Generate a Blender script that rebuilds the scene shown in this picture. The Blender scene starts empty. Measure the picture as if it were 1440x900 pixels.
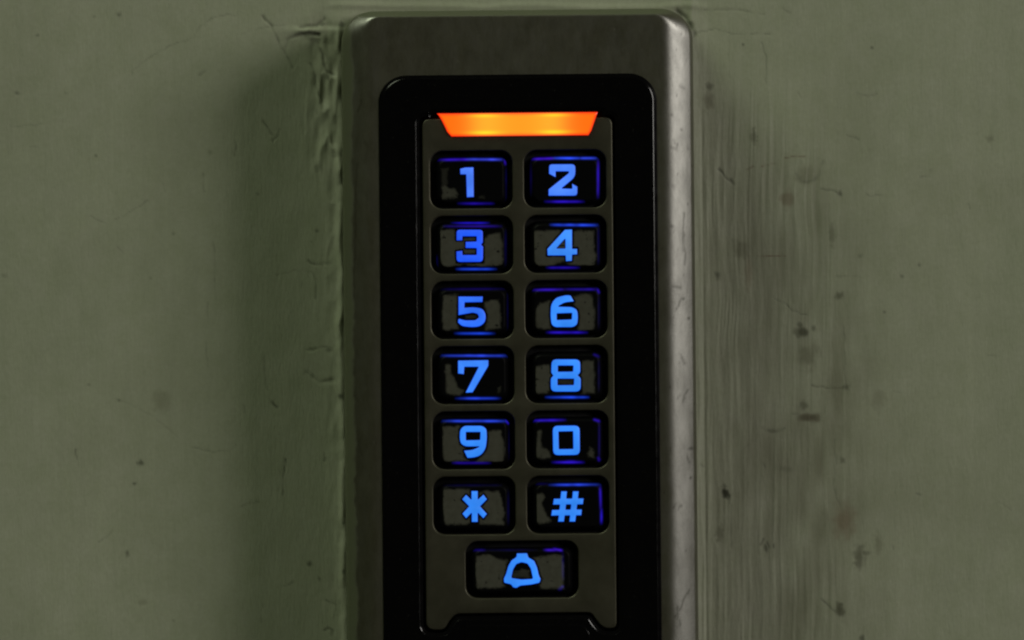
import bpy, bmesh, math
import numpy as np

# ------------------------------------------------------------------ camera, light, exposure
SC = bpy.context.scene
COL = SC.collection
PXM = 0.000113          # metres per photograph pixel in the plane of the wall
LENS = 120.0
DIST = 1440 * PXM * LENS / 36.0
Z0 = 1.40               # height of the picture centre above the floor
PX0, PY0 = 720.0, 450.0

cam_d = bpy.data.cameras.new('camera')
cam_d.lens = LENS; cam_d.sensor_width = 36.0
cam_d.dof.use_dof = True; cam_d.dof.focus_distance = DIST - 0.014; cam_d.dof.aperture_fstop = 30
cam_d.clip_start = 0.01; cam_d.clip_end = 50
cam = bpy.data.objects.new('camera', cam_d); COL.objects.link(cam)
cam.location = (0, -DIST, Z0); cam.rotation_euler = (math.radians(90), 0, 0)
SC.camera = cam

world = bpy.data.worlds.new('World'); SC.world = world; world.use_nodes = True
world.node_tree.nodes['Background'].inputs[0].default_value = (0.55, 0.62, 0.42, 1)
world.node_tree.nodes['Background'].inputs[1].default_value = 0.011

def lamp(name, loc, target, size, energy, colour):
    d = bpy.data.lights.new(name, 'AREA'); d.shape = 'DISK'; d.size = size
    d.energy = energy; d.color = colour
    o = bpy.data.objects.new(name, d); COL.objects.link(o)
    o.location = loc
    v = np.array(target) - np.array(loc)
    import mathutils
    o.rotation_euler = mathutils.Vector(v).to_track_quat('-Z', 'Y').to_euler()
    return o
lamp('corridor_lamp', (1.86, -1.34, Z0 + 0.66), (0, 0, Z0), 1.05, 24.3, (1.0, 0.965, 0.90))
lamp('overhead_lamp', (-1.15, -0.78, Z0 + 1.75), (0, 0, Z0), 1.3, 23.0, (0.885, 1.0, 0.72))

SC.view_settings.view_transform = 'Standard'
SC.view_settings.look = 'None'
SC.view_settings.gamma = 1.0
SC.view_settings.exposure = 0.0
SC.view_settings.use_curve_mapping = False
SC.render.engine = 'CYCLES'
SC.cycles.filter_width = 2.1

# ------------------------------------------------------------------ materials
def mat(name):
    m = bpy.data.materials.new(name); m.use_nodes = True
    nt = m.node_tree; b = nt.nodes['Principled BSDF']
    return m, nt, b
def nd(nt, t, **kw):
    n = nt.nodes.new(t)
    for k, v in kw.items(): setattr(n, k, v)
    return n
def noise(nt, scale, detail=4, rough=0.6, stretch=None, kind='Object'):
    tc = nd(nt, 'ShaderNodeTexCoord'); mp = nd(nt, 'ShaderNodeMapping')
    nt.links.new(tc.outputs[kind], mp.inputs['Vector'])
    mp.inputs['Scale'].default_value = stretch or (1, 1, 1)
    n = nd(nt, 'ShaderNodeTexNoise'); n.inputs['Scale'].default_value = scale
    n.inputs['Detail'].default_value = detail; n.inputs['Roughness'].default_value = rough
    nt.links.new(mp.outputs[0], n.inputs['Vector'])
    return n.outputs['Fac']
def ramp(nt, fac, stops):
    r = nd(nt, 'ShaderNodeValToRGB'); nt.links.new(fac, r.inputs['Fac'])
    e = r.color_ramp.elements
    while len(e) < len(stops): e.new(0.5)
    for el, (p, c) in zip(e, stops):
        el.position = p; el.color = (c if len(c) == 4 else (*c, 1)) if not isinstance(c, (int, float)) else (c, c, c, 1)
    return r.outputs['Color']
def mix(nt, fac, a, b, blend='MIX'):
    m = nd(nt, 'ShaderNodeMix', data_type='RGBA', blend_type=blend)
    for sock, val in ((m.inputs['Factor'], fac), (m.inputs[6], a), (m.inputs[7], b)):
        if isinstance(val, (int, float)): sock.default_value = val
        elif isinstance(val, tuple): sock.default_value = (*val, 1)
        else: nt.links.new(val, sock)
    return m.outputs[2]
def attr(nt, name):
    a = nd(nt, 'ShaderNodeAttribute'); a.attribute_name = name; return a
def bump(nt, b, height, strength, dist):
    n = nd(nt, 'ShaderNodeBump'); n.inputs['Strength'].default_value = strength
    n.inputs['Distance'].default_value = dist
    nt.links.new(height, n.inputs['Height']); nt.links.new(n.outputs[0], b.inputs['Normal'])

def m_wall():
    m, nt, b = mat('old_green_grey_paint')
    f1 = noise(nt, 60, 5, 0.6, (1, 1, 0.35))
    base = ramp(nt, f1, [(0.3, (0.285, 0.300, 0.217)), (0.7, (0.330, 0.341, 0.254))])
    f2 = noise(nt, 900, 3, 0.6, (1, 1, 0.05))
    st = ramp(nt, f2, [(0.3, 0.97), (0.7, 1.02)])
    base = mix(nt, 1.0, base, st, 'MULTIPLY')
    f4 = noise(nt, 230, 5, 0.7)
    base = mix(nt, 1.0, base, ramp(nt, f4, [(0.3, (0.93, 0.95, 0.90)), (0.7, (1.05, 1.04, 1.06))]), 'MULTIPLY')
    f5 = noise(nt, 1500, 3, 0.65)
    base = mix(nt, 1.0, base, ramp(nt, f5, [(0.3, (0.95, 0.95, 0.94)), (0.7, (1.04, 1.04, 1.04))]), 'MULTIPLY')
    w = attr(nt, 'wear'); sp = nd(nt, 'ShaderNodeSeparateColor'); nt.links.new(w.outputs['Color'], sp.inputs[0])
    c = mix(nt, sp.outputs[0], base, (0.105, 0.100, 0.058))
    c = mix(nt, sp.outputs[2], c, (0.150, 0.085, 0.050))
    c = mix(nt, sp.outputs[1], c, (0.030, 0.032, 0.018))
    nt.links.new(c, b.inputs['Base Color'])
    b.inputs['Roughness'].default_value = 0.55
    b.inputs['Specular IOR Level'].default_value = 0.3
    f3 = noise(nt, 2200, 3, 0.6, (1, 1, 0.25))
    bump(nt, b, f3, 0.6, 0.00010)
    return m
def m_housing():
    m, nt, b = mat('worn_olive_grey_enamel')
    f = noise(nt, 420, 6, 0.7, (1, 1, 0.8))
    base = ramp(nt, f, [(0.30, (0.021, 0.019, 0.008)), (0.70, (0.033, 0.031, 0.014))])
    f2 = noise(nt, 700, 5, 0.7, (1, 1, 0.4))
    dirt = ramp(nt, f2, [(0.56, 0.0), (0.78, 0.8)])
    base = mix(nt, dirt, base, (0.020, 0.017, 0.009))
    f4 = noise(nt, 2600, 2, 0.5)
    base = mix(nt, ramp(nt, f4, [(0.70, 0.0), (0.78, 0.7)]), base, (0.085, 0.08, 0.06))     # dust
    ov = attr(nt, 'overpaint')
    base = mix(nt, ov.outputs['Fac'], base, (0.085, 0.092, 0.055))
    sc = attr(nt, 'scratch')
    base = mix(nt, sc.outputs['Fac'], base, (0.030, 0.028, 0.018))
    nt.links.new(base, b.inputs['Base Color'])
    b.inputs['Metallic'].default_value = 0.0
    b.inputs['IOR'].default_value = 2.5; b.inputs['Specular Tint'].default_value = (1.0, 0.985, 0.925, 1)
    mx = nd(nt, 'ShaderNodeMath', operation='MAXIMUM')
    nt.links.new(ov.outputs['Fac'], mx.inputs[0]); nt.links.new(sc.outputs['Fac'], mx.inputs[1])
    f3 = noise(nt, 330, 6, 0.75, (1, 1, 0.45))
    lvl = ramp(nt, f3, [(0.33, 0.34), (0.58, 0.52)])
    lv = mix(nt, mx.outputs[0], lvl, (0.06, 0.06, 0.06))
    nt.links.new(lv, b.inputs['Specular IOR Level'])
    r = ramp(nt, f2, [(0.3, 0.35), (0.75, 0.42)])
    r = mix(nt, ov.outputs['Fac'], r, (0.6, 0.6, 0.6)); nt.links.new(r, b.inputs['Roughness'])
    bump(nt, b, noise(nt, 3500, 2, 0.5), 0.16, 0.00005)
    return m
def m_plate():
    m, nt, b = mat('grey_face_paint')
    f = noise(nt, 180, 5, 0.65)
    base = ramp(nt, f, [(0.3, (0.048, 0.045, 0.030)), (0.7, (0.076, 0.071, 0.050))])
    f2 = noise(nt, 1200, 4, 0.7)
    base = mix(nt, ramp(nt, f2, [(0.66, 0.0), (0.74, 1.0)]), base, (0.06, 0.055, 0.04))
    nt.links.new(base, b.inputs['Base Color'])
    b.inputs['Metallic'].default_value = 0.5; b.inputs['Roughness'].default_value = 0.4; b.inputs['Specular IOR Level'].default_value = 0.2
    bump(nt, b, noise(nt, 4000, 2, 0.5), 0.2, 0.00004)
    return m
def m_black(name, col, rough):
    m, nt, b = mat(name)
    f = noise(nt, 500, 4, 0.6)
    r = ramp(nt, f, [(0.3, rough * 0.75), (0.7, rough * 1.3)]); nt.links.new(r, b.inputs['Roughness'])
    d = noise(nt, 2400, 3, 0.6)
    c = mix(nt, ramp(nt, d, [(0.66, 0.0), (0.78, 0.35)]), col, (0.035, 0.033, 0.028))
    nt.links.new(c, b.inputs['Base Color'])
    b.inputs['Specular IOR Level'].default_value = 0.35
    return m
def m_key():
    m, nt, b = mat('black_rubber_with_worn_grey_paint')
    a = attr(nt, 'paint')
    f = noise(nt, 900, 3, 0.6)
    g = ramp(nt, f, [(0.3, (0.057, 0.056, 0.043)), (0.7, (0.072, 0.071, 0.057))])
    c = mix(nt, a.outputs['Fac'], (0.0018, 0.0018, 0.002), g)
    nt.links.new(c, b.inputs['Base Color'])
    b.inputs['Roughness'].default_value = 0.5
    b.inputs['Specular IOR Level'].default_value = 0.05
    e = attr(nt, 'glow'); nt.links.new(e.outputs['Color'], b.inputs['Emission Color'])
    b.inputs['Emission Strength'].default_value = 1.0
    return m
def m_emit_attr():
    m, nt, b = mat('lit_amber_lens')
    a = attr(nt, 'lit'); nt.links.new(a.outputs['Color'], b.inputs['Emission Color'])
    b.inputs['Emission Strength'].default_value = 1.0
    b.inputs['Base Color'].default_value = (0.05, 0.02, 0.005, 1); b.inputs['Roughness'].default_value = 0.25
    return m
def m_legend(name, col):
    m, nt, b = mat(name)
    a = attr(nt, 'core')
    f = noise(nt, 260, 2, 0.5)
    c = ramp(nt, f, [(0.3, tuple(x * 0.80 for x in col)), (0.7, (col[0] * 1.35, col[1] * 1.12, col[2] * 1.1))])
    c = mix(nt, a.outputs['Fac'], (col[0] * 0.25, col[1] * 0.35, col[2] * 0.75), c)
    nt.links.new(c, b.inputs['Emission Color']); b.inputs['Emission Strength'].default_value = 1.0
    b.inputs['Base Color'].default_value = (0.01, 0.02, 0.05, 1); b.inputs['Roughness'].default_value = 0.5
    return m
WALL = m_wall(); HOUS = m_housing(); PLATE = m_plate()
BEZEL = m_black('glossy_black_plastic', (0.0022, 0.0020, 0.0022), 0.16)
RUBBER = m_black('matt_black_rubber', (0.0022, 0.0022, 0.0025), 0.55)
KEYM = m_key(); LENSM = m_emit_attr()

# ------------------------------------------------------------------ small helpers
rng = np.random.default_rng(11)
def vnoise(x, y, sx, sy, seed, N=509):
    """smooth value noise for a tensor grid of pixel coordinates x (cols), y (rows); -1..1"""
    G = np.random.default_rng(seed).uniform(-1, 1, (N, N))
    def prep(c, s):
        t = np.asarray(c) / s; i = np.floor(t).astype(int); f = t - i
        return i % N, (i + 1) % N, f * f * (3 - 2 * f)
    ix, jx, fx = prep(x, sx); iy, jy, fy = prep(y, sy)
    a = G[np.ix_(iy, ix)] * (1 - fx) + G[np.ix_(iy, jx)] * fx
    b = G[np.ix_(jy, ix)] * (1 - fx) + G[np.ix_(jy, jx)] * fx
    return a * (1 - fy)[:, None] + b * fy[:, None]
def pnoise(x, y, s, seed, N=509):
    """the same noise for scattered points"""
    G = np.random.default_rng(seed).uniform(-1, 1, (N, N))
    tx = np.asarray(x) / s; ty = np.asarray(y) / s
    ix = np.floor(tx).astype(int); iy = np.floor(ty).astype(int)
    fx = tx - ix; fy = ty - iy; fx = fx * fx * (3 - 2 * fx); fy = fy * fy * (3 - 2 * fy)
    g = lambda a, b: G[b % N, a % N]
    return (g(ix, iy) * (1 - fx) + g(ix + 1, iy) * fx) * (1 - fy) + (g(ix, iy + 1) * (1 - fx) + g(ix + 1, iy + 1) * fx) * fy
def seg_dist(X, Y, p, q):
    dx, dy = q[0] - p[0], q[1] - p[1]
    L = dx * dx + dy * dy + 1e-9
    t = np.clip(((X - p[0]) * dx + (Y - p[1]) * dy) / L, 0, 1)
    return np.hypot(X - p[0] - t * dx, Y - p[1] - t * dy), t
def sstep(a, b, x):
    t = np.clip((x - a) / (b - a), 0, 1); return t * t * (3 - 2 * t)
def link(name, me, material=None, parent=None, angle=35):
    o = bpy.data.objects.new(name, me); COL.objects.link(o)
    if material: me.materials.append(material)
    me.shade_smooth(); me.set_sharp_from_angle(angle=math.radians(angle))
    if parent: o.parent = parent
    return o
def set_attr(me, name, vals):
    vals = np.asarray(vals, dtype=np.float32)
    if vals.ndim == 1:
        a = me.attributes.new(name, 'FLOAT', 'POINT'); a.data.foreach_set('value', vals)
    else:
        a = me.attributes.new(name, 'FLOAT_COLOR', 'POINT')
        full = np.ones((len(vals), 4), np.float32); full[:, :3] = vals
        a.data.foreach_set('color', full.ravel())

# ------------------------------------------------------------------ the wall
def coarse(a, b, n):      # widening spacing from a towards b
    t = np.linspace(0, 1, n + 1)[1:] ** 2.2
    return a + (b - a) * t
def build_wall():
    STEP = 2.0
    xs = np.concatenate([np.arange(-80, 980, STEP), np.arange(980, 1240, 1.3), np.arange(1240, 1521, STEP)]); ys = np.arange(-80, 981, STEP)
    x = np.concatenate([coarse(xs[0], -9000, 26)[::-1], xs, coarse(xs[-1], 9000, 26)])
    y = np.concatenate([coarse(ys[0], -8000, 26)[::-1], ys, coarse(ys[-1], 9000, 26)])
    X, Y = np.meshgrid(x, y)
    cl = 730.4 + (Y - 450) * 0.0095            # the keypad's centre line
    U = X - cl
    left = sstep(-150, -260, U) ; right = sstep(230, 252, U)
    H = 0.10 * vnoise(x, y, 170, 210, 1) + 0.035 * vnoise(x, y, 45, 60, 2) + 0.014 * vnoise(x, y, 14, 26, 3)
    # brush strokes
    wx = X + 2.2 * vnoise(x, y, 60, 70, 14) + 5 * vnoise(x, y, 200, 300, 15)
    def strand(w, l, seed): return 0.55 - 1.6 * np.abs(pnoise(wx, Y * (w / l), w, seed))
    brush = 0.9 * strand(9.0, 170, 4) + 0.6 * strand(5.0, 90, 6) + 0.25 * vnoise(x, y, 13, 300, 5)
    bm = (0.0022 + 0.088 * right * sstep(560, 260, U) * sstep(60, 240, Y) + 0.005 * sstep(-480, -300, U) * left + 0.003 * right) * np.clip(0.75 + 0.6 * vnoise(x, y, 45, 150, 17), 0.15, 1.4)
    H += brush * bm
    # thick bead of paint along the left of the keypad
    wob = 2.2 * vnoise([0], y, 1, 38, 7)[:, 0][:, None] + 1.0 * vnoise([0], y, 1, 12, 8)[:, 0][:, None]
    am = 0.55 + 0.55 * vnoise([0], y, 1, 30, 9)[:, 0][:, None]
    up = sstep(300, 200, Y)
    H += (0.70 * np.clip(am, 0.3, 1.1)) * np.exp(-((U + 250.5 + 0.8 * wob) / 4.4) ** 2) * sstep(20, 60, Y)
    lump = np.abs(vnoise(x + 6 * 0, y, 13, 44, 10) + 0.5 * vnoise(x, y, 7, 20, 11))
    H += (0.8 - lump) * (0.13 + 0.36 * up) * np.exp(-((U + 262) / (13 + 16 * up)) ** 2) * sstep(5, 45, Y)
    H += 0.55 * np.exp(-np.clip(-246 - U, 0, 9999) / 24.0) * left
    # ridge of paint above the keypad and its cracked upper left corner
    rid = 14 + 2.0 * vnoise(x, [0], 40, 1, 12)[0][None, :]
    H += 0.14 * np.exp(-((Y - rid + 5) / 4.5) ** 2) * sstep(285, 240, np.abs(U))
    H += 0.45 * np.clip(vnoise(x, y, 17, 11, 13) + 0.3, 0, 2) * np.exp(-(((X - 445) / 34) ** 2 + ((Y - 42) / 13) ** 2))
    # smooth fillet on the right, with a fine line where the strip of filler ends
    H += 0.45 * np.exp(-np.clip(U - 246, 0, 999) / 7.0) * right
    H += 0.05 * sstep(268, 262, U) * right * (U > 240)
    H -= 0.10 * np.exp(-((U - 259) / 2.0) ** 2) * sstep(120, 200, Y)

    grime = np.zeros_like(H); mark = np.zeros_like(H); rust = np.zeros_like(H)
    pat = 0.6 * vnoise(x, y, 70, 130, 21) + 0.6 * vnoise(x, y, 24, 50, 22) + 0.4 * vnoise(x, y, 9, 30, 25)
    col = np.exp(-((X - 1120) / 105) ** 2) * sstep(90, 420, Y) * sstep(1350, 800, Y) + 0.3 * np.exp(-((U - 300) / 40) ** 2) * sstep(90, 260, Y)
    grime += np.clip(col * (0.20 + 0.30 * pat - 0.11 * brush), 0, 0.85)
    grime += 0.10 * np.clip(vnoise(x, y, 120, 90, 23), 0, 1)
    grime += 0.22 * np.clip(vnoise(x, y, 26, 34, 24), 0, 1) * np.exp(-((U + 275) / 40) ** 2) * sstep(420, 80, Y)
    grime -= 0.5 * grime * np.exp(-((U - 253) / 10) ** 2)

    def win(pts, r):
        a = np.array(pts)
        i0, i1 = np.searchsorted(x, [a[:, 0].min() - r, a[:, 0].max() + r])
        j0, j1 = np.searchsorted(y, [a[:, 1].min() - r, a[:, 1].max() + r])
        return slice(j0, j1), slice(i0, i1)
    def line(pts, w=1.3, depth=0.12, dark=0.7, red=0.0, ox=0, oy=0):
        pts = [(ox + p[0] / 2, oy + p[1] / 2) for p in pts]
        s = win(pts, 14); xx = X[s]; yy = Y[s]
        jx = 1.3 * pnoise(xx, yy, 7, 31); jy = 1.3 * pnoise(xx, yy, 7, 32)
        d = np.full(xx.shape, 99.0)
        for p, q in zip(pts[:-1], pts[1:]):
            d = np.minimum(d, seg_dist(xx + jx, yy + jy, p, q)[0])
        br = np.clip(0.75 + 0.6 * pnoise(xx, yy, 9, 33), 0.1, 1)
        g = np.exp(-(d / w) ** 2) * br
        H[s] -= 0.6 * depth * g
        if red: rust[s] = np.maximum(rust[s], red * g)
        mark[s] = np.maximum(mark[s], 0.85 * dark * g)
    def spot(cx, cy, rx, ry, dark=0.7, brown=0.0, ox=0, oy=0, red=0.0, tilt=0.0, bumpy=0.0):
        cx, cy, rx, ry = ox + cx / 2, oy + cy / 2, rx / 2, ry / 2
        r = 3 * max(rx, ry) + 4
        s = win([(cx, cy)], r); xx = X[s] - cx; yy = Y[s] - cy
        c, n = math.cos(tilt), math.sin(tilt)
        a = (xx * c + yy * n) / rx; b = (-xx * n + yy * c) / ry
        k = np.hypot(a, b) * (1 + 0.35 * pnoise(X[s], Y[s], max(3, rx * 0.6), 41)) + 0.12 * pnoise(X[s], Y[s], 3.5, 42)
        g = sstep(1.6, 0.3, k)
        mark[s] = np.maximum(mark[s], dark * g)
        grime[s] = np.maximum(grime[s], brown * g); rust[s] = np.maximum(rust[s], red * g)
        H[s] += bumpy * g
    # --- left half, upper
    for pts, w, dp, dk in (
        ([(740, 45), (765, 75), (775, 100), (790, 130), (825, 190)], 1.5, .22, .75),
        ([(800, 150), (812, 110), (845, 95), (895, 98)], 2.0, .30, .45),
        ([(845, 78), (890, 72), (912, 50)], 1.8, .25, .55), ([(868, 92), (898, 96)], 2.2, .25, .7),
        ([(370, 212), (372, 200), (400, 178), (470, 132), (540, 106), (560, 78), (600, 48), (640, 38), (662, 43)], 0.9, .05, .38),
        ([(665, 98), (720, 82), (800, 70)], 0.9, .05, .25),
        ([(875, 180), (888, 215), (890, 250), (906, 282), (890, 318)], 1.5, .2, .7),
        ([(903, 140), (915, 195), (922, 205), (940, 212)], 2.0, .25, .75), ([(925, 215), (928, 235)], 1.5, .2, .6),
        ([(740, 340), (752, 358), (765, 378)], 1.3, .15, .75), ([(790, 362), (780, 385), (768, 398)], 1.2, .12, .5),
        ([(868, 735), (880, 744), (905, 745), (932, 740)], 1.5, .15, .8),
        ([(780, 776), (830, 762), (875, 765), (890, 785), (888, 840)], 1.0, .08, .45),
        ([(325, 618), (355, 603), (390, 582), (418, 563)], 1.0, .06, .5), ([(255, 605), (275, 620), (298, 628)], 0.9, .05, .3),
        ([(330, 695), (348, 712)], 1.1, .06, .35),
        ([(573, 488), (572, 520), (576, 540)], 1.3, .08, .4), ([(602, 680), (606, 712)], 1.2, .08, .5), ([(606, 712), (606, 840)], 0.8, .05, .25),
        ([(660, 395), (663, 410), (658, 440)], 1.2, .08, .5), ([(585, 850), (583, 890)], 1.0, .06, .3), ([(460, 515), (466, 540)], 1., .05, .25),
        ([(30, 355), (120, 350)], 1.2, .03, .22), ([(85, 413), (106, 414)], 1.0, .03, .4), ([(20, 412), (25, 430)], 1., .03, .25),
        ([(560, 210), (575, 200)], 2.0, .1, .4), ([(845, 770), (850, 830)], 1.0, .05, .15)):
        line(pts, w, dp, dk)
    for a in ((105, 100, 6, 4, .6), (335, 42, 6, 7, .6), (48, 262, 7, 5, .55), (270, 438, 4, 4, .6), (488, 658, 4, 4, .5),
              (892, 650, 5, 5, .7), (725, 545, 4, 4, .55), (185, 262, 5, 4, .3), (265, 46, 5, 4, .3), (15, 775, 10, 6, .3), (424, 782, 4, 4, .4),
              (895, 470, 12, 14, .45), (590, 428, 5, 6, .35), (875, 680, 3, 3, .5), (962, 72, 7, 9, .75), (905, 68, 8, 7, .6), (940, 440, 9, 5, .4)):
        spot(*a[:4], a[4] * 0.8)
    # --- left half, lower
    for pts, w, dp, dk in (
        ([(580, 60), (583, 130)], 1.0, .06, .35), ([(742, 90), (746, 150), (752, 195)], 0.9, .06, .4),
        ([(764, 230), (770, 240), (778, 246)], 1.8, .1, .8), ([(803, 393), (798, 440), (795, 492)], 1.2, .12, .8),
        ([(786, 420), (784, 480)], 0.9, .05, .35), ([(680, 525), (695, 518), (725, 510)], 1.3, .08, .6), ([(685, 240), (690, 260)], 1.2, .05, .4),
        ([(800, 748), (815, 745), (826, 735)], 1.1, .08, .55), ([(915, 785), (930, 795), (948, 802)], 1.0, .08, .5),
        ([(912, 872), (922, 866), (936, 870), (934, 886)], 1.9, .12, .85), ([(214, 363), (214, 392)], 1.2, .06, .6),
        ([(540, 358), (600, 372), (640, 368), (666, 352)], 0.9, .05, .3), ([(275, 625), (300, 612), (316, 590)], 0.9, .05, .35),
        ([(312, 870), (312, 900)], 1.5, .06, .35), ([(330, 222), (345, 228), (430, 270), (500, 330)], .8, .03, .2), ([(914, 375), (914, 395)], 1.4, .1, .6),
        ([(865, 85), (920, 78), (935, 88)], 1.6, .15, .45), ([(738, 800), (735, 850)], 0.9, .05, .3), ([(862, 150), (900, 175), (938, 170)], 3., .2, .3)):
        line(pts, w, dp, dk, oy=450)
    for a in ((395, 402, 9, 7, .65), (378, 460, 6, 4, .7), (335, 225, 5, 4, .5), (358, 656, 5, 7, .6), (872, 685, 7, 7, .65), (898, 728, 4, 6, .55),
              (250, 182, 6, 4, .3), (488, 845, 5, 4, .3), (960, 215, 9, 9, .75), (925, 85, 7, 5, .55), (967, 706, 4, 6, .7), (966, 570, 5, 5, .5)):
        spot(*a, oy=450)
    spot(455, 225, 24, 32, 0, .35, oy=450); spot(400, 795, 14, 8, 0, .3, oy=450)
    # --- right half, upper
    o = dict(ox=940, oy=0)
    for pts, w, dp, dk in (
        ([(142, 475), (152, 490), (160, 500), (180, 515)], 1.4, .15, .85), ([(175, 505), (182, 518)], 2.0, .15, .8),
        ([(430, 530), (470, 538), (488, 548)], 1.5, .08, .5), ([(708, 497), (735, 495), (738, 474)], 1.1, .08, .55),
        ([(556, 546), (570, 552), (602, 550)], 1.1, .06, .4), ([(262, 120), (275, 160), (274, 235)], 1.1, .06, .4),
        ([(85, 92), (130, 82), (175, 95), (290, 95)], 0.9, .08, .4), ([(100, 30), (190, 28), (270, 40)], 1.2, .08, .3), ([(320, 22), (345, 38)], 1.5, .05, .35),
        ([(365, 262), (375, 275)], 1.3, .06, .5), ([(530, 262), (560, 270), (585, 265)], 1.1, .05, .3), ([(840, 570), (850, 588)], 1.1, .05, .45),
        ([(325, 850), (345, 872), (388, 886)], 1.2, .08, .55), ([(285, 830), (320, 852)], 1.0, .06, .3), ([(500, 380), (535, 392)], 1.2, .06, .35),
        ([(820, 600), (822, 700)], 0.8, .03, .2), ([(985, 650), (975, 690)], .8, .03, .25), ([(170, 100), (172, 220)], .8, .06, .2), ([(470, 780), (512, 775), (540, 780)], 1., .05, .35)):
        line(pts, w, dp, dk, **o)
    line([(26, 34), (44, 44), (58, 64), (70, 98)], 3.6, .5, .85, **o)  # chipped gap at the housing corner: carved groove, its shadow painted in dark
    for pts in ([(328, 446), (350, 441), (385, 439)], [(262, 466), (300, 461)], [(218, 476), (238, 468)], [(250, 722), (330, 718)]):
        line(pts, 0.9, .03, .15, red=.75, **o)
    for pts in ([(362, 490), (372, 508), (388, 514), (408, 506), (425, 488), (436, 452)],):
        line(pts, 2.4, .0, .35, **o)
    spot(390, 490, 28, 26, 0, .4, **o); spot(115, 245, 10, 10, .4, .3, **o); spot(112, 285, 14, 22, 0, .55, **o); spot(210, 125, 4, 4, .6, **o); spot(572, 134, 5, 4, .5, **o)
    spot(208, 700, 22, 24, .12, .5, **o); spot(335, 560, 18, 20, 0, .3, red=.3, **o); spot(482, 545, 6, 8, .55, **o); spot(480, 832, 12, 9, .35, .5, **o)
    spot(138, 775, 7, 10, .55, **o); spot(658, 777, 5, 5, .5, **o); spot(705, 745, 3, 4, .5, **o); spot(240, 385, 8, 20, .3, .4, **o); spot(905, 390, 9, 9, .15, .3, **o)
    spot(460, 660, 9, 30, .15, .4, **o); spot(540, 720, 7, 6, .3, **o); spot(608, 877, 4, 4, .5, **o); spot(225, 770, 12, 40, 0, .2, red=.25, **o)
    # --- right half, lower
    o = dict(ox=940, oy=450)
    for pts, w, dp, dk in (
        ([(404, 184), (450, 192), (500, 190), (512, 182)], 1.2, .08, .5), ([(262, 304), (280, 312), (300, 317), (328, 304)], 1.4, .08, .5),
        ([(428, 784), (445, 800), (470, 822)], 1.6, .1, .6), ([(700, 488), (710, 492)], 1.4, .06, .5), ([(632, 200), (650, 205)], 1., .05, .3),
        ([(266, 615), (258, 632)], 1.5, .08, .8), ([(278, 625), (284, 640), (276, 655)], 1.4, .08, .8), ([(296, 630), (297, 640)], 1.2, .06, .7),
        ([(895, 100), (940, 102)], 1., .04, .25), ([(905, 525), (930, 510), (965, 535)], 1., .04, .2), ([(628, 630), (632, 645)], 1., .05, .4),
        ([(467, 340), (470, 400), (462, 470), (480, 520)], 1.4, .05, .3), ([(494, 20), (495, 100), (498, 190)], 1.2, .05, .35), ([(178, 520), (176, 640)], 1.4, .08, .4),
        ([(265, 400), (270, 415)], 1.2, .05, .4), ([(235, 340), (205, 370)], .9, .05, .25), ([(88, 405), (98, 412)], 1.5, .05, .4), ([(350, 262), (372, 268)], 1.3, .05, .45)):
        line(pts, w, dp, dk, **o)
    spot(375, 35, 20, 13, .62, .6, **o); spot(370, 15, 9, 9, .4, .4, **o); spot(408, 22, 8, 7, .3, .3, **o); spot(390, 100, 26, 30, .05, .5, **o)
    spot(500, 190, 9, 8, .5, **o); spot(392, 274, 28, 11, .45, .6, red=.25, **o); spot(378, 240, 12, 14, .3, .5, **o); spot(293, 312, 16, 6, .4, .3, **o)
    spot(330, 420, 26, 12, .08, .5, **o); spot(161, 487, 10, 18, .95, tilt=-0.5, **o); spot(490, 395, 9, 8, .35, .3, **o)
    spot(495, 565, 28, 42, 0, .30, red=.45, **o); spot(537, 668, 13, 30, .38, .4, **o); spot(545, 655, 24, 7, .3, .3, **o); spot(482, 815, 12, 18, .5, .6, **o)
    spot(145, 600, 12, 26, .15, .5, **o); spot(590, 225, 20, 26, .0, .35, **o); spot(440, 560, 12, 50, 0, .4, **o); spot(590, 630, 10, 30, 0, .4, **o); spot(545, 895, 6, 8, .6, **o)
    spot(275, 640, 5, 10, .6, **o)

    P = np.stack([(X - PX0) * PXM, -H * 1e-3, Z0 - (Y - PY0) * PXM], -1)
    P[:, 0, 1] = P[:, -1, 1] = 0.12; P[0, :, 1] = P[-1, :, 1] = 0.12
    ny, nx = X.shape
    idx = np.arange(ny * nx).reshape(ny, nx)
    q = np.stack([idx[:-1, :-1], idx[1:, :-1], idx[1:, 1:], idx[:-1, 1:]], -1).reshape(-1, 4)
    me = bpy.data.meshes.new('wall')
    me.vertices.add(ny * nx); me.vertices.foreach_set('co', P.reshape(-1).astype(np.float32))
    me.loops.add(q.size); me.loops.foreach_set('vertex_index', q.reshape(-1).astype(np.int32))
    me.polygons.add(len(q)); me.polygons.foreach_set('loop_start', np.arange(0, q.size, 4, dtype=np.int32))
    me.update(calc_edges=True); me.validate()
    set_attr(me, 'wear', np.stack([np.clip(grime, 0, 1), np.clip(mark, 0, 1), np.clip(rust, 0, 1)], -1).reshape(-1, 3))
    o = bpy.data.objects.new('wall', me); COL.objects.link(o); me.materials.append(WALL); me.shade_smooth()
    o['kind'] = 'structure'
    return o
build_wall()

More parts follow.
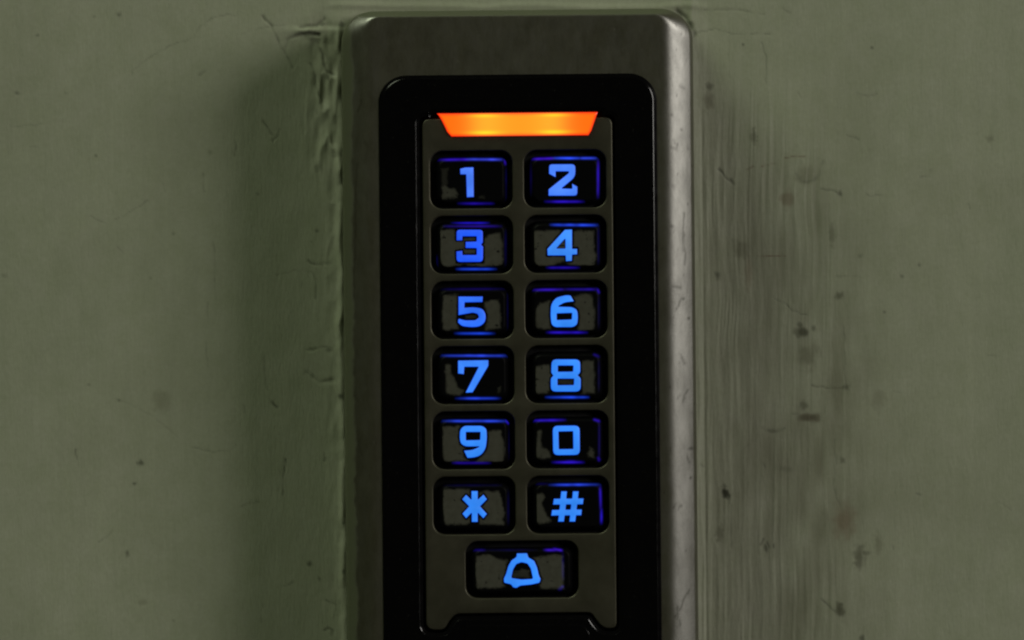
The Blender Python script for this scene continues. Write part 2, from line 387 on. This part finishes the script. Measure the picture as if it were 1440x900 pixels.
# ------------------------------------------------------------------ the keypad
# keypad space: u to the right, v down, in photograph pixels about the keypad's centre line; h in mm off the wall
SIN = 0.0095
keypad = bpy.data.objects.new('access_keypad', None); COL.objects.link(keypad)
keypad.empty_display_size = 0.02
keypad.location = ((730.4 - PX0) * PXM, 0, Z0)
keypad.rotation_euler = (0, -math.asin(SIN), 0)
keypad['label'] = 'narrow grey metal door keypad with blue lit keys and amber status light on painted wall'
keypad['category'] = 'keypad'
def F(h): return (DIST - h * 1e-3) / DIST
def P3(u, v, h): k = PXM * F(h); return (u * k, -h * 1e-3, -v * k)
def to_uv(x, y): dx, dy = x - 730.4, y - 450; return (dx - dy * SIN, dy + dx * SIN)

def rrect(u0, u1, v0, v1, r, nc=10, step=None, n_side=(1, 1)):
    """rounded rectangle, clockwise from the top left; n_side = subdivisions of horizontal / vertical sides"""
    pts = []
    cs = [(u0 + r, v0 + r, math.pi, 1.5 * math.pi), (u1 - r, v0 + r, 1.5 * math.pi, 2 * math.pi),
          (u1 - r, v1 - r, 0, .5 * math.pi), (u0 + r, v1 - r, .5 * math.pi, math.pi)]
    arcs = [[(cx + r * math.cos(a), cy + r * math.sin(a)) for a in np.linspace(a0, a1, nc + 1)] for cx, cy, a0, a1 in cs]
    for i in range(4):
        pts += arcs[i]
        p, q = arcs[i][-1], arcs[(i + 1) % 4][0]
        n = n_side[i % 2]
        pts += [(p[0] + (q[0] - p[0]) * k / n, p[1] + (q[1] - p[1]) * k / n) for k in range(1, n)]
    return pts
def loft(name, rings, material, parent, cap=True, attrs=None, angle=35):
    """rings: list of (points, h) with equal point counts"""
    n = len(rings[0][0]); V = []; UV = []
    for pts, h in rings:
        hs = h if hasattr(h, '__len__') else [h] * n
        V += [P3(p[0], p[1], hh) for p, hh in zip(pts, hs)]; UV += list(pts)
    Fc = []
    for k in range(len(rings) - 1):
        a, b = k * n, (k + 1) * n
        Fc += [(a + i, b + i, b + (i + 1) % n, a + (i + 1) % n) for i in range(n)]
    if cap: Fc.append([(len(rings) - 1) * n + i for i in range(n)][::-1])
    me = bpy.data.meshes.new(name); me.from_pydata(V, [], Fc); me.update()
    bm = bmesh.new(); bm.from_mesh(me); bmesh.ops.recalc_face_normals(bm, faces=bm.faces); 
    if sum(f.normal.y * f.calc_area() for f in bm.faces) > 0: bmesh.ops.reverse_faces(bm, faces=bm.faces)
    bm.to_mesh(me); bm.free()
    if attrs:
        for k, v in attrs(np.array(UV), np.repeat(np.arange(len(rings)), n)).items(): set_attr(me, k, v)
    return link(name, me, material, parent, angle)
def round_poly(pts, radii, n=6):
    out = []; N = len(pts)
    if not hasattr(radii, '__len__'): radii = [radii] * N
    for i in range(N):
        p0, p, p1 = (np.array(pts[j % N], float) for j in (i - 1, i, i + 1))
        a, b = p0 - p, p1 - p; la, lb = np.linalg.norm(a), np.linalg.norm(b)
        t = min(radii[i], la * 0.48, lb * 0.48)
        if t < 0.05: out.append(tuple(p)); continue
        s, e = p + a / la * t, p + b / lb * t
        for k in np.linspace(0, 1, n): out.append(tuple((1 - k) ** 2 * s + 2 * k * (1 - k) * p + k * k * e))
    return out
def inset_loop(lp, d, outer):
    """move a closed loop by d into the material (inwards for the outer loop, outwards for a hole)"""
    p = np.array(lp, float)
    x, y = p[:, 0], p[:, 1]
    area = 0.5 * np.sum(x * np.roll(y, -1) - np.roll(x, -1) * y)
    e0 = p - np.roll(p, 1, 0); e1 = np.roll(p, -1, 0) - p
    e0 /= np.linalg.norm(e0, axis=1)[:, None] + 1e-9; e1 /= np.linalg.norm(e1, axis=1)[:, None] + 1e-9
    n0 = np.stack([-e0[:, 1], e0[:, 0]], -1); n1 = np.stack([-e1[:, 1], e1[:, 0]], -1)
    m = n0 + n1; m /= np.linalg.norm(m, axis=1)[:, None] + 1e-9
    k = 1 / np.clip(np.sum(m * n1, 1), 0.5, 1)
    sgn = (1 if area > 0 else -1) * (1 if outer else -1)
    return p + m * (k * d * sgn)[:, None]
def slab(name, loops, h0, h1, bevel, material, parent, bres=2, angle=40, chamfer=None, rim=None):
    """flat shape with holes: outer loop first; in keypad space, from h0 to h1 mm, rounded front edges of `bevel` px"""
    bev = bevel * PXM * 1e3
    k = PXM * F(h1)
    bm = bmesh.new(); tops = []
    for n, lp in enumerate(loops):
        q = [lp[0]]
        for p in lp[1:]:
            if math.hypot(p[0] - q[-1][0], p[1] - q[-1][1]) > 0.03: q.append(p)
        if math.hypot(q[0][0] - q[-1][0], q[0][1] - q[-1][1]) <= 0.03: q.pop()
        prof = [(0, h0)] + [(bevel * (1 - math.cos(t)), h1 - bev + bev * math.sin(t)) for t in np.linspace(0, math.pi / 2, bres + 2)]
        if chamfer: prof = [(0, h0)] + [(d * bevel, h1 - c * chamfer) for d, c in ((0, 1), (0.8, 0.3), (1, 0))]
        prev = None
        for d, h in prof:
            pts = inset_loop(q, d, n == 0)
            ring = [bm.verts.new((u, -v, h)) for u, v in pts]
            if prev:
                m = len(ring)
                for i in range(m): bm.faces.new((prev[i], prev[(i + 1) % m], ring[(i + 1) % m], ring[i]))
            prev = ring
        tops.append(prev)
    edges = []
    for r in tops:
        for i in range(len(r)):
            e = bm.edges.get((r[i], r[(i + 1) % len(r)])); edges.append(e)
    bmesh.ops.triangle_fill(bm, use_beauty=True, use_dissolve=False, edges=edges, normal=(0, 0, 1))
    bmesh.ops.recalc_face_normals(bm, faces=bm.faces)
    up = sum(f.normal.z * f.calc_area() for f in bm.faces)
    if up < 0: bmesh.ops.reverse_faces(bm, faces=bm.faces)
    for v in bm.verts: v.co = (v.co.x * k, -v.co.z * 1e-3, v.co.y * k)
    core = [1.0 if abs(v.co.y + h1 * 1e-3) < 1e-6 else 0.0 for v in bm.verts]
    me = bpy.data.meshes.new(name); bm.to_mesh(me); bm.free()
    if rim: set_attr(me, rim, core)
    return link(name, me, material, parent, angle)

HF = 19.0        # front of the metal housing
HB = 19.3        # front of the black bezel
HP = 19.0        # front of the grey face plate
BOT = 690        # the keypad goes on below the frame

# metal housing: long sides rounded, ends cut square with a small bevel
def housing():
    prof = [(0, 0, -1.0, 46), (0, 0, 3.0, 46), (0.3, 0.2, 9.0, 46), (0.7, 0.4, 13.0, 46), (1.0, 0.5, 14.2, 46)]   # (inset u, inset v, height, corner radius)
    g = PXM * 1e3; ins, h, arc = 46.0, HF, []          # the long rounded edge, from the flat front outwards
    while ins > 3.0:
        arc.append((ins, h))
        tilt = 26 * sstep(48, 24, ins) + 9 * sstep(24, 3, ins)
        h -= 1.5 * math.tan(math.radians(tilt)) * g; ins -= 1.5
    arc += [(2.4, h - 0.16), (1.7, h - 0.45), (1.3, h - 1.0)]
    for iu, hh in arc[::-1]: prof.append((iu, 0.6 + iu * 0.17, hh, 44.5 - iu * 0.75))
    prof.append((49, 10, HF, 6)); prof.append((50, 12, HF, 6)); prof.append((50.4, 13, HF, 6))
    rings = [(rrect(-247 + iu, 247.5 - iu, -436 + iv, BOT - iv, r, 10, None, (60, 280)), h) for iu, iv, h, r in prof]
    # the front is open under the bezel: it steps down to a well inside the bezel outline
    rings.append((rrect(-180, 180, -330, BOT - 60, 30, 10, None, (60, 280)), HF))
    rings.append((rrect(-180, 180, -330, BOT - 60, 30, 10, None, (60, 280)), 15.0))
    def at(uv, ring):
        u, v = uv[:, 0], uv[:, 1]
        nz = pnoise(u, v, 14, 61) + 0.6 * pnoise(u, v, 5, 62) + 0.8 * pnoise(0 * v, v, 60, 63)
        ov = sstep(-231, -237, u + 2.2 * nz)
        ov = np.maximum(ov, sstep(-426, -429, v + 0.8 * nz) * sstep(240, 200, u))
        sc = np.zeros(len(u))
        marks = [((947, 198), (952, 206)), ((943, 208), (951, 211)), ((946, 402), (958, 404)), ((961, 300), (960, 352)), ((958, 418), (950, 436)),
                 ((962, 330), (963, 372)), ((944, 318), (950, 322)), ((957, 120), (962, 124)), ((944, 262), (947, 264)), ((966, 548), (960, 566)),
                 ((968, 830), (950, 868)), ((952, 852), (955, 880)), ((965, 640), (969, 650)), ((957, 500), (963, 512)), ((950, 710), (958, 712)),
                 ((508, 140), (503, 157)), ((501, 230), (499, 330)), ((499, 330), (497, 420)), ((512, 200), (516, 205)), ((505, 620), (508, 640))]
        for a, b in marks:
            d, t = seg_dist(u + 1.5 * pnoise(u, v, 6, 64), v, to_uv(*a), to_uv(*b))
            sc = np.maximum(sc, np.exp(-(d / 1.5) ** 2) * 0.6)
        sp = np.clip((pnoise(u, v, 7, 65) + 0.7 * pnoise(u, v, 3.4, 66) - 1.05) * 2.2, 0, 0.7) * (u > 200)
        return {'overpaint': ov, 'scratch': np.maximum(sc, sp)}
    return loft('housing', rings, HOUS, keypad, cap=True, attrs=at, angle=50)
housing()

# black bezel with the opening for the face plate
plate_pts = [(-134.5, -284), (133, -284), (132.5, 435), (114, 435), (104, 424), (97, 412.5), (-94, 412.5), (-103, 422), (-110, 435), (-135.5, 435)]
plate_rad = [11, 11, 14, 12, 8, 12, 12, 8, 10, 16]
open_pts = [(-138.5, -287.5), (-119, -287.5), (-121, -292.4), (120, -292.4), (117, -287.5), (136.5, -287.5), (136, 439), (112, 439), (101, 426), (95, 416), (-92, 416), (-100, 424), (-108, 439), (-139.5, 439)]
open_rad = [12, 1, 2, 2, 1, 12, 17, 13, 8, 12, 12, 8, 11, 19]
bez_out = rrect(-195.5, 195.5, -345.5, BOT - 50, 39, 14)
slab('bezel', [bez_out, round_poly(open_pts, open_rad)], 18.2, HB, 5.5, BEZEL, keypad, chamfer=0.20, angle=6)
# raised cover at the lower end of the bezel
slab('lower_cover', [round_poly([(-81.5, 428), (84, 428), (96, 440), (96, 600), (-81.5, 600)], [6, 10, 10, 20, 20])], HB - 0.6, HB + 0.12, 2.0, BEZEL, keypad, chamfer=0.06, angle=6)
# dark floor under the keys
slab('rubber_mat', [rrect(-150, 150, -300, 446, 10)], 15.2, 17.2, 0.4, RUBBER, keypad)

KEYW, KEYH = 115.5, 81.0
rows = [-198 + 91.7 * i for i in range(6)]
cells = [(cu_, rv, KEYW, KEYH) for rv in rows for cu_ in (-66.0, 66.0)] + [(0.2, 351.0, 158.5, 80)]
holes = [rrect(cu_ - w / 2, cu_ + w / 2, cv - h / 2, cv + h / 2, 17, 8) for cu_, cv, w, h in cells]
slab('face_plate', [round_poly(plate_pts, plate_rad)] + holes, 17.0, HP, 2.2, PLATE, keypad, bres=3)

# amber status light
def status_light():
    nx, ny = 96, 18
    top, bot = -291.5, -259.0
    V, Fc, C = [], [], []
    for j in range(ny + 1):
        t = j / ny
        k = t ** 0.8
        u0 = -113.5 + 17 * k + (3.0 * max(0, t - 0.8) / 0.2 if t > 0.8 else 0)
        u1 = 112.5 - 11.5 * t - (2.0 * max(0, t - 0.8) / 0.2 if t > 0.8 else 0)
        for i in range(nx + 1):
            s = i / nx; u = u0 + (u1 - u0) * s; v = top + (bot - top) * t
            e = min(s * (u1 - u0), (1 - s) * (u1 - u0), t * (bot - top), (1 - t) * (bot - top))
            hh = HP + 0.22 + 0.22 * math.sqrt(min(e / 4.0, 1))
            V.append(P3(u, v, hh))
            g = lambda c, w: math.exp(-((u - c) / w) ** 2)
            mid = 1 / (1 + math.exp(-(u + 68) / 9)) * 1 / (1 + math.exp((u - 66) / 9))
            hot = g(-47, 26) + g(52, 26)
            line = math.exp(-((t - 0.10) / 0.07) ** 2) + math.exp(-((t - 0.86) / 0.08) ** 2)
            gr = 0.155 + 0.185 * mid + 0.11 * hot * mid + 0.42 * line * (g(-47, 20) + g(52, 20))
            bl = 0.004 + 0.012 * mid + 0.012 * hot
            ed = min(1.0, e / 4.5) ** 0.8
            gr *= 0.10 + 0.90 * ed
            C.append((1.05, gr, bl))
    n = nx + 1
    for j in range(ny):
        for i in range(nx):
            a = j * n + i; Fc.append((a, a + n, a + n + 1, a + 1))
    rim = [i for i in range(n)] + [j * n + nx for j in range(1, ny + 1)] + [ny * n + i for i in range(nx - 1, -1, -1)] + [j * n for j in range(ny - 1, 0, -1)]
    b0 = len(V)
    for r in rim:
        x_, y_, z_ = V[r]; V.append((x_, -(HP - 0.8) * 1e-3, z_)); C.append((0.5, 0.03, 0))
    m = len(rim)
    Fc += [(rim[i], rim[(i + 1) % m], b0 + (i + 1) % m, b0 + i) for i in range(m)]
    me = bpy.data.meshes.new('status_light'); me.from_pydata(V, [], Fc); me.update()
    bm = bmesh.new(); bm.from_mesh(me); bmesh.ops.recalc_face_normals(bm, faces=bm.faces); bm.to_mesh(me); bm.free()
    set_attr(me, 'lit', np.array(C))
    o = link('status_light', me, LENSM, keypad, 50)
    o['label'] = 'glowing amber status light bar above the keys'
status_light()

# keys: outlines of the lit signs and of the remaining grey paint, read off the photograph
A = {'1': (580, 190, 4.5), '3': (580, 190, 4.5), '2': (720, 190, 4.5), '4': (720, 190, 4.5), '5': (580, 380, 4.5), '7': (580, 380, 4.5),
     '6': (720, 380, 4.5), '8': (720, 380, 4.5), '9': (580, 565, 4.5), '*': (580, 565, 4.5), '0': (720, 565, 4.5), '#': (720, 565, 4.5), 'bell': (520, 740, 5.54)}
G = {
 '1': [[(298, 212), (332, 203), (386, 202), (388, 393), (341, 395), (337, 250), (300, 250)]],
 '2': [[(231, 183), (400, 182), (401, 265), (315, 336), (378, 338), (378, 305), (413, 325), (413, 385), (228, 385), (228, 343), (356, 240), (356, 231), (276, 231), (276, 268), (231, 246)]],
 '3': [[(276, 597), (445, 597), (445, 682), (434, 693), (447, 704), (446, 804), (276, 805), (275, 735), (315, 730), (316, 757), (403, 757), (403, 717), (333, 716), (333, 674), (403, 672), (403, 642), (316, 642), (315, 668), (276, 668)]],
 '4': [[(332, 597), (380, 595), (380, 718), (412, 718), (412, 756), (380, 758), (378, 797), (338, 800), (336, 763), (222, 763), (220, 720)], [(334, 658), (335, 716), (281, 716)]],
 '5': [[(288, 165), (445, 165), (442, 203), (330, 205), (328, 236), (390, 232), (445, 243), (465, 283), (460, 330), (425, 358), (370, 363), (310, 355), (285, 332), (287, 303), (330, 316), (395, 315), (418, 300), (412, 278), (380, 270), (288, 286)]],
 '6': [[(340, 156), (370, 158), (392, 198), (330, 206), (290, 229), (380, 231), (412, 250), (418, 300), (412, 345), (385, 362), (270, 362), (247, 345), (240, 290), (243, 215), (275, 172)], [(283, 275), (377, 272), (375, 310), (283, 313)]],
 '7': [[(285, 570), (480, 567), (480, 606), (380, 775), (332, 776), (415, 613), (328, 613), (325, 660), (285, 655)]],
 '8': [[(247, 562), (432, 562), (432, 648), (416, 665), (435, 682), (435, 770), (242, 770), (242, 684), (258, 667), (245, 650)], [(290, 605), (385, 605), (383, 640), (290, 641)], [(288, 688), (390, 688), (388, 725), (288, 726)]],
 '9': [[(325, 150), (440, 150), (468, 170), (472, 230), (463, 300), (430, 342), (385, 355), (345, 357), (322, 308), (380, 303), (421, 284), (335, 285), (303, 268), (295, 230), (298, 175)], [(338, 193), (427, 193), (425, 240), (338, 242)]],
 '*': [[(370, 563), (413, 563), (413, 617), (448, 585), (472, 617), (428, 662), (472, 710), (447, 740), (413, 705), (413, 762), (372, 762), (372, 705), (338, 740), (312, 708), (355, 662), (311, 617), (338, 586), (370, 618)]],
 '0': [[(254, 150), (428, 148), (430, 338), (257, 340)], [(294, 190), (383, 188), (385, 297), (296, 298)]],
 '#': [[(308, 565), (348, 565), (343, 611), (378, 611), (382, 565), (422, 565), (417, 610), (453, 610), (448, 650), (412, 651), (408, 680), (442, 680), (438, 720), (405, 720), (400, 760), (360, 760), (364, 720), (333, 721), (328, 760), (288, 760), (293, 721), (245, 722), (250, 683), (297, 682), (300, 652), (256, 652), (262, 612), (303, 612)], [(342, 651), (371, 651), (368, 681), (338, 681)]],
 'bell': [[(1140, 210), (1225, 208), (1234, 241), (1280, 268), (1303, 320), (1318, 385), (1332, 412), (1322, 442), (1260, 456), (1170, 465), (1140, 484), (1112, 477), (1098, 455), (1043, 442), (1040, 408), (1058, 370), (1075, 310), (1100, 265), (1140, 238)], [(1180, 282), (1225, 293), (1250, 330), (1267, 408), (1180, 413), (1102, 402), (1115, 340), (1140, 297)]],
}
GR = {'1': 3, '2': [16, 18, 22, 4, 2, 3, 5, 16, 5, 4, 8, 3, 3, 2, 4], '3': [16, 16, 10, 2, 10, 18, 18, 5, 3, 3, 3, 3, 3, 3, 3, 3, 3, 3, 4], '4': 4, '5': [4, 4, 3, 3, 3, 25, 25, 20, 20, 25, 25, 14, 3, 12, 14, 8, 8, 20, 3, 3],
      '6': [20, 6, 5, 12, 10, 20, 16, 20, 20, 18, 20, 18, 25, 25, 22], '7': [4, 5, 6, 4, 4, 4, 3, 3, 3], '8': [24, 24, 14, 4, 14, 24, 24, 14, 4, 14], '9': [20, 18, 20, 25, 20, 20, 16, 5, 6, 12, 6, 20, 18, 20, 18],
      '*': 3, '0': 24, '#': 3, 'bell': 10}
PAINT = {   # (outline, strength)
 '1': [([(185, 335), (205, 318), (232, 335), (268, 345), (288, 370), (280, 398), (190, 400)], .8), ([(182, 215), (225, 210), (215, 330), (185, 335)], .3), ([(418, 388), (450, 380), (452, 400), (420, 400)], .35)],
 '2': [],
 '3': [([(162, 605), (225, 598), (275, 600), (275, 660), (330, 650), (400, 640), (400, 660), (448, 665), (490, 625), (552, 622), (560, 660), (572, 690), (570, 822), (440, 838), (330, 815), (190, 840), (165, 765), (172, 690)], 1)],
 '4': [([(130, 608), (210, 600), (300, 605), (335, 640), (385, 640), (385, 612), (440, 605), (515, 607), (518, 690), (528, 760), (518, 825), (400, 828), (320, 800), (230, 828), (142, 825), (130, 720)], 1)],
 '5': [([(190, 160), (288, 155), (285, 250), (275, 300), (290, 372), (230, 378), (188, 372)], .95), ([(455, 205), (500, 190), (545, 185), (552, 260), (558, 310), (556, 365), (462, 375), (470, 300)], .95), ([(330, 280), (400, 280), (410, 305), (330, 310)], .45)],
 '6': [([(152, 245), (178, 208), (238, 195), (240, 330), (245, 375), (200, 372), (155, 362), (150, 300)], .9), ([(380, 165), (440, 152), (505, 152), (512, 220), (520, 260), (525, 320), (520, 372), (420, 382), (420, 260), (395, 220)], .95)],
 '7': [([(208, 598), (238, 600), (244, 642), (262, 690), (285, 735), (322, 765), (300, 788), (215, 785), (208, 680)], .9), ([(538, 745), (556, 738), (556, 772), (540, 776)], .5)],
 '8': [([(150, 612), (200, 600), (244, 602), (250, 665), (243, 772), (200, 780), (146, 780), (144, 690)], .95), ([(430, 580), (470, 572), (515, 570), (522, 680), (520, 772), (436, 780), (430, 665)], .95), ([(290, 690), (385, 695), (380, 725), (290, 725)], .5)],
 '9': [([(192, 158), (300, 152), (298, 230), (335, 300), (320, 340), (350, 372), (250, 378), (200, 375), (190, 260)], 1), ([(475, 190), (520, 180), (560, 186), (568, 230), (578, 260), (576, 375), (400, 380), (460, 310)], 1)],
 '*': [([(195, 556), (290, 550), (365, 556), (365, 660), (365, 770), (300, 776), (205, 776), (190, 650)], 1), ([(418, 575), (470, 565), (545, 568), (560, 590), (570, 640), (578, 700), (574, 776), (420, 776)], 1)],
 '0': [([(162, 180), (180, 178), (186, 240), (184, 288), (228, 303), (248, 345), (240, 355), (160, 357), (143, 315), (155, 220)], .9), ([(478, 335), (492, 285), (515, 295), (516, 352), (478, 352)], .8)],
 '#': [([(140, 582), (190, 578), (206, 605), (188, 640), (200, 680), (222, 725), (245, 752), (205, 772), (150, 767), (135, 690)], .9)],
 'bell': [([(828, 230), (880, 218), (940, 225), (1000, 250), (1070, 262), (1050, 400), (1050, 472), (940, 482), (835, 487), (820, 380)], 1), ([(1110, 370), (1180, 330), (1240, 340), (1250, 405), (1110, 400)], .55), ([(1265, 250), (1330, 230), (1440, 222), (1498, 235), (1508, 320), (1512, 488), (1330, 488), (1320, 460), (1335, 410)], 1)],
}
GLOW = {    # (from, to, strength, violet 0..1)
 '1': [((158, 157), (430, 153), .42, .45), ((330, 153), (580, 155), .6, .35), ((582, 158), (586, 180), .3, .5), ((290, 433), (510, 433), .22, .3), ((592, 190), (592, 415), .035, .3)],
 '2': [((115, 152), (290, 146), .42, .6), ((250, 146), (440, 146), .75, .1), ((420, 146), (540, 146), .6, .2), ((543, 150), (543, 395), .33, .4), ((210, 421), (450, 421), .35, .3), ((118, 160), (118, 380), .03, .6)],
 '3': [((250, 556), (480, 556), .34, .1), ((200, 577), (560, 577), .15, .5), ((280, 848), (525, 848), .5, .0), ((588, 600), (588, 830), .05, .2), ((150, 760), (155, 840), .05, .2)],
 '4': [((245, 568), (540, 570), .62, .05), ((220, 839), (420, 839), .3, .3), ((545, 580), (545, 815), .06, .2)],
 '5': [((180, 121), (600, 118), .08, .5), ((270, 400), (515, 400), .5, .0), ((603, 130), (603, 380), .03, .3)],
 '6': [((128, 125), (330, 122), .33, .5), ((330, 121), (540, 121), .2, .4), ((540, 122), (548, 140), .2, .4), ((220, 394), (470, 394), .42, .25), ((548, 150), (548, 370), .03, .3)],
 '7': [((185, 541), (600, 541), .55, .12), ((320, 541), (450, 541), .4, 0), ((275, 811), (550, 811), .48, .08)],
 '8': [((215, 804), (480, 804), .7, .0), ((270, 803), (400, 803), .6, .0), ((520, 535), (545, 545), .1, .4), ((548, 560), (548, 770), .03, .3)],
 '9': [((190, 122), (600, 122), .6, .1), ((590, 122), (606, 134), .3, .2), ((255, 387), (490, 387), .22, .4), ((612, 150), (612, 370), .03, .3)],
 '*': [((200, 530), (560, 528), .03, .3), ((605, 560), (605, 780), .025, .3)],
 '0': [((130, 119), (335, 115), .35, .3), ((520, 113), (548, 122), .3, .45), ((550, 125), (550, 360), .09, .5), ((255, 383), (450, 383), .38, .3), ((330, 378), (410, 378), .2, .3), ((545, 355), (550, 370), .15, .5)],
 '#': [((235, 526), (555, 524), .5, .1), ((330, 524), (480, 524), .4, 0), ((556, 530), (560, 690), .3, .35), ((564, 670), (564, 770), .4, .2), ((140, 520), (240, 520), .04, .4)],
 'bell': [((800, 186), (900, 186), .1, .4), ((1360, 185), (1460, 186), .3, .6), ((1435, 178), (1490, 188), .3, .6), ((1500, 195), (1503, 420), .07, .4), ((1478, 492), (1500, 470), .14, .5), ((900, 186), (1300, 186), .03, .4)],
}
def in_poly(pts, px, py):
    r = np.zeros(len(px), bool); n = len(pts)
    for i in range(n):
        (x0, y0), (x1, y1) = pts[i], pts[(i + 1) % n]
        c = ((y0 > py) != (y1 > py)) & (px < (x1 - x0) * (py - y0) / (y1 - y0 + 1e-12) + x0)
        r ^= c
    return r
def poly_sd(pts, px, py):
    d = np.full(len(px), 1e9)
    for i in range(len(pts)): d = np.minimum(d, seg_dist(px, py, pts[i], pts[(i + 1) % len(pts)])[0])
    return np.where(in_poly(pts, px, py), d, -d)
BLUE = {'1': (0.060, 0.215, 1.0), '2': (0.058, 0.23, 1.0), '3': (0.010, 0.098, 0.95), '5': (0.022, 0.165, 1.0), '4': (0.038, 0.27, 1.0), '7': (0.035, 0.24, 1.0)}
LEG = {}
def legend_mat(k):
    c = BLUE.get(k, (0.028, 0.26, 1.0))
    if c not in LEG: LEG[c] = m_legend('lit_blue_legend', c)
    return LEG[c]
SIGNNAME = {'*': 'asterisk', '#': 'hash sign', 'bell': 'bell sign'}
def key(k, cell, seed):
    cu_, cv, w, h = cell
    ox, oy, sc = A[k]
    conv = lambda p: to_uv(ox + p[0] / sc, oy + p[1] / sc)
    # cap: base sits in the hole, sloped rim, flat top; concentric rings so that paint and light can vary over it
    W, Hh = (w - 15) / 2, (h - 12) / 2
    dv = 2.2
    prof = [(0, 17.0, 13), (0.0, 18.0, 13)]
    for i in range(1, 9): prof.append((i * 0.9, 18.0 + 1.0 * math.sin(i / 8 * math.pi / 2), 13 - i * 0.6))
    ins = 7.2
    k0 = len(prof)
    while ins < Hh - 1.0:
        ins += 1.15; prof.append((ins, 19.0, max(0.6, 8.2 - (ins - 7.2) * 0.5)))
    rings = [(rrect(cu_ - W + i, cu_ + W - i, cv + dv - Hh + i, cv + dv + Hh - i, min(r, Hh - i - 0.05), 8, None, (44, 30)), hh) for i, hh, r in prof]
    def at(uv, ring):
        u, v = uv[:, 0], uv[:, 1]
        jag = 1.0 * pnoise(u + 97 * seed, v, 6.5, 71) + 0.8 * pnoise(u, v + 53 * seed, 2.6, 72)
        p = np.zeros(len(u))
        for poly, s in PAINT[k]:
            d = poly_sd([conv(q) for q in poly], u, v)
            p = np.maximum(p, s * sstep(-2.0, 2.6, d + 1.1 * jag))
        # paint rubbed away right around the sign
        gd = np.full(len(u), -99.0)
        for lp in G[k][:1]: gd = np.maximum(gd, poly_sd([conv(q) for q in lp], u, v))
        gin = np.full(len(u), -99.0)
        for lp in G[k][1:]: gin = np.maximum(gin, poly_sd([conv(q) for q in lp], u, v))
        p *= np.where(gin > 0, 1, sstep(-0.8, -3.2, gd + 0.6 * jag))
        speck = sstep(0.95, 1.25, pnoise(u + 31 * seed, v, 4.0, 73) + 0.6 * pnoise(u, v, 2.2, 74 + seed))
        p *= 1 - 0.8 * speck
        p *= (ring >= k0 - 2)
        gl = np.zeros((len(u), 3))
        for a, b, s, vio in GLOW[k]:
            d, t = seg_dist(u, v, conv(a), conv(b))
            L = math.hypot(b[0] - a[0], b[1] - a[1])
            fade = np.ones(len(u)) if L < 60 else np.clip(np.sin(np.pi * np.clip(t, 0.02, 0.98)) ** 0.6, 0, 1)
            var = 0.8 + 0.35 * pnoise(u, v, 9, 75 + seed)
            g = s * (0.55 if s < 0.1 else 1.0) * np.exp(-(d / 1.5) ** 2) * fade * var
            g *= (ring >= 1)
            gl = np.maximum(gl, g[:, None] * np.array([0.025 + 0.16 * vio, 0.02 + 0.10 * (s > 0.45), 1.6]))
        return {'paint': p, 'glow': gl}
    o = loft('key', rings, KEYM, keypad, cap=True, attrs=at, angle=40)
    o['label'] = ('wide key with a lit blue bell sign' if k == 'bell' else 'black key with a lit blue %s' % (SIGNNAME.get(k) or k))
    rr = GR[k]; loops = []
    rr = [x * 1.45 if x > 10 else x for x in rr] if hasattr(rr, '__len__') else (rr * 1.45 if rr > 10 else rr)
    for n, lp in enumerate(G[k]):
        pts = [conv(q) for q in lp]
        rad = [x / sc for x in rr] if (n == 0 and hasattr(rr, '__len__')) else ((rr / sc if n == 0 and not hasattr(rr, '__len__') else (10 if k == 'bell' else 3) / sc))
        loops.append(inset_loop(round_poly(pts, [max(x, 0.95) for x in rad] if hasattr(rad, '__len__') else max(rad, 0.95), 5), 0.3, n == 0).tolist())
    slab('legend', loops, 18.9, 19.06, 0.75, legend_mat(k), o, chamfer=0.04, rim='core')
names = ['1', '2', '3', '4', '5', '6', '7', '8', '9', '0', '*', '#', 'bell']
for i, (k, c) in enumerate(zip(names, cells)): key(k, c, i)
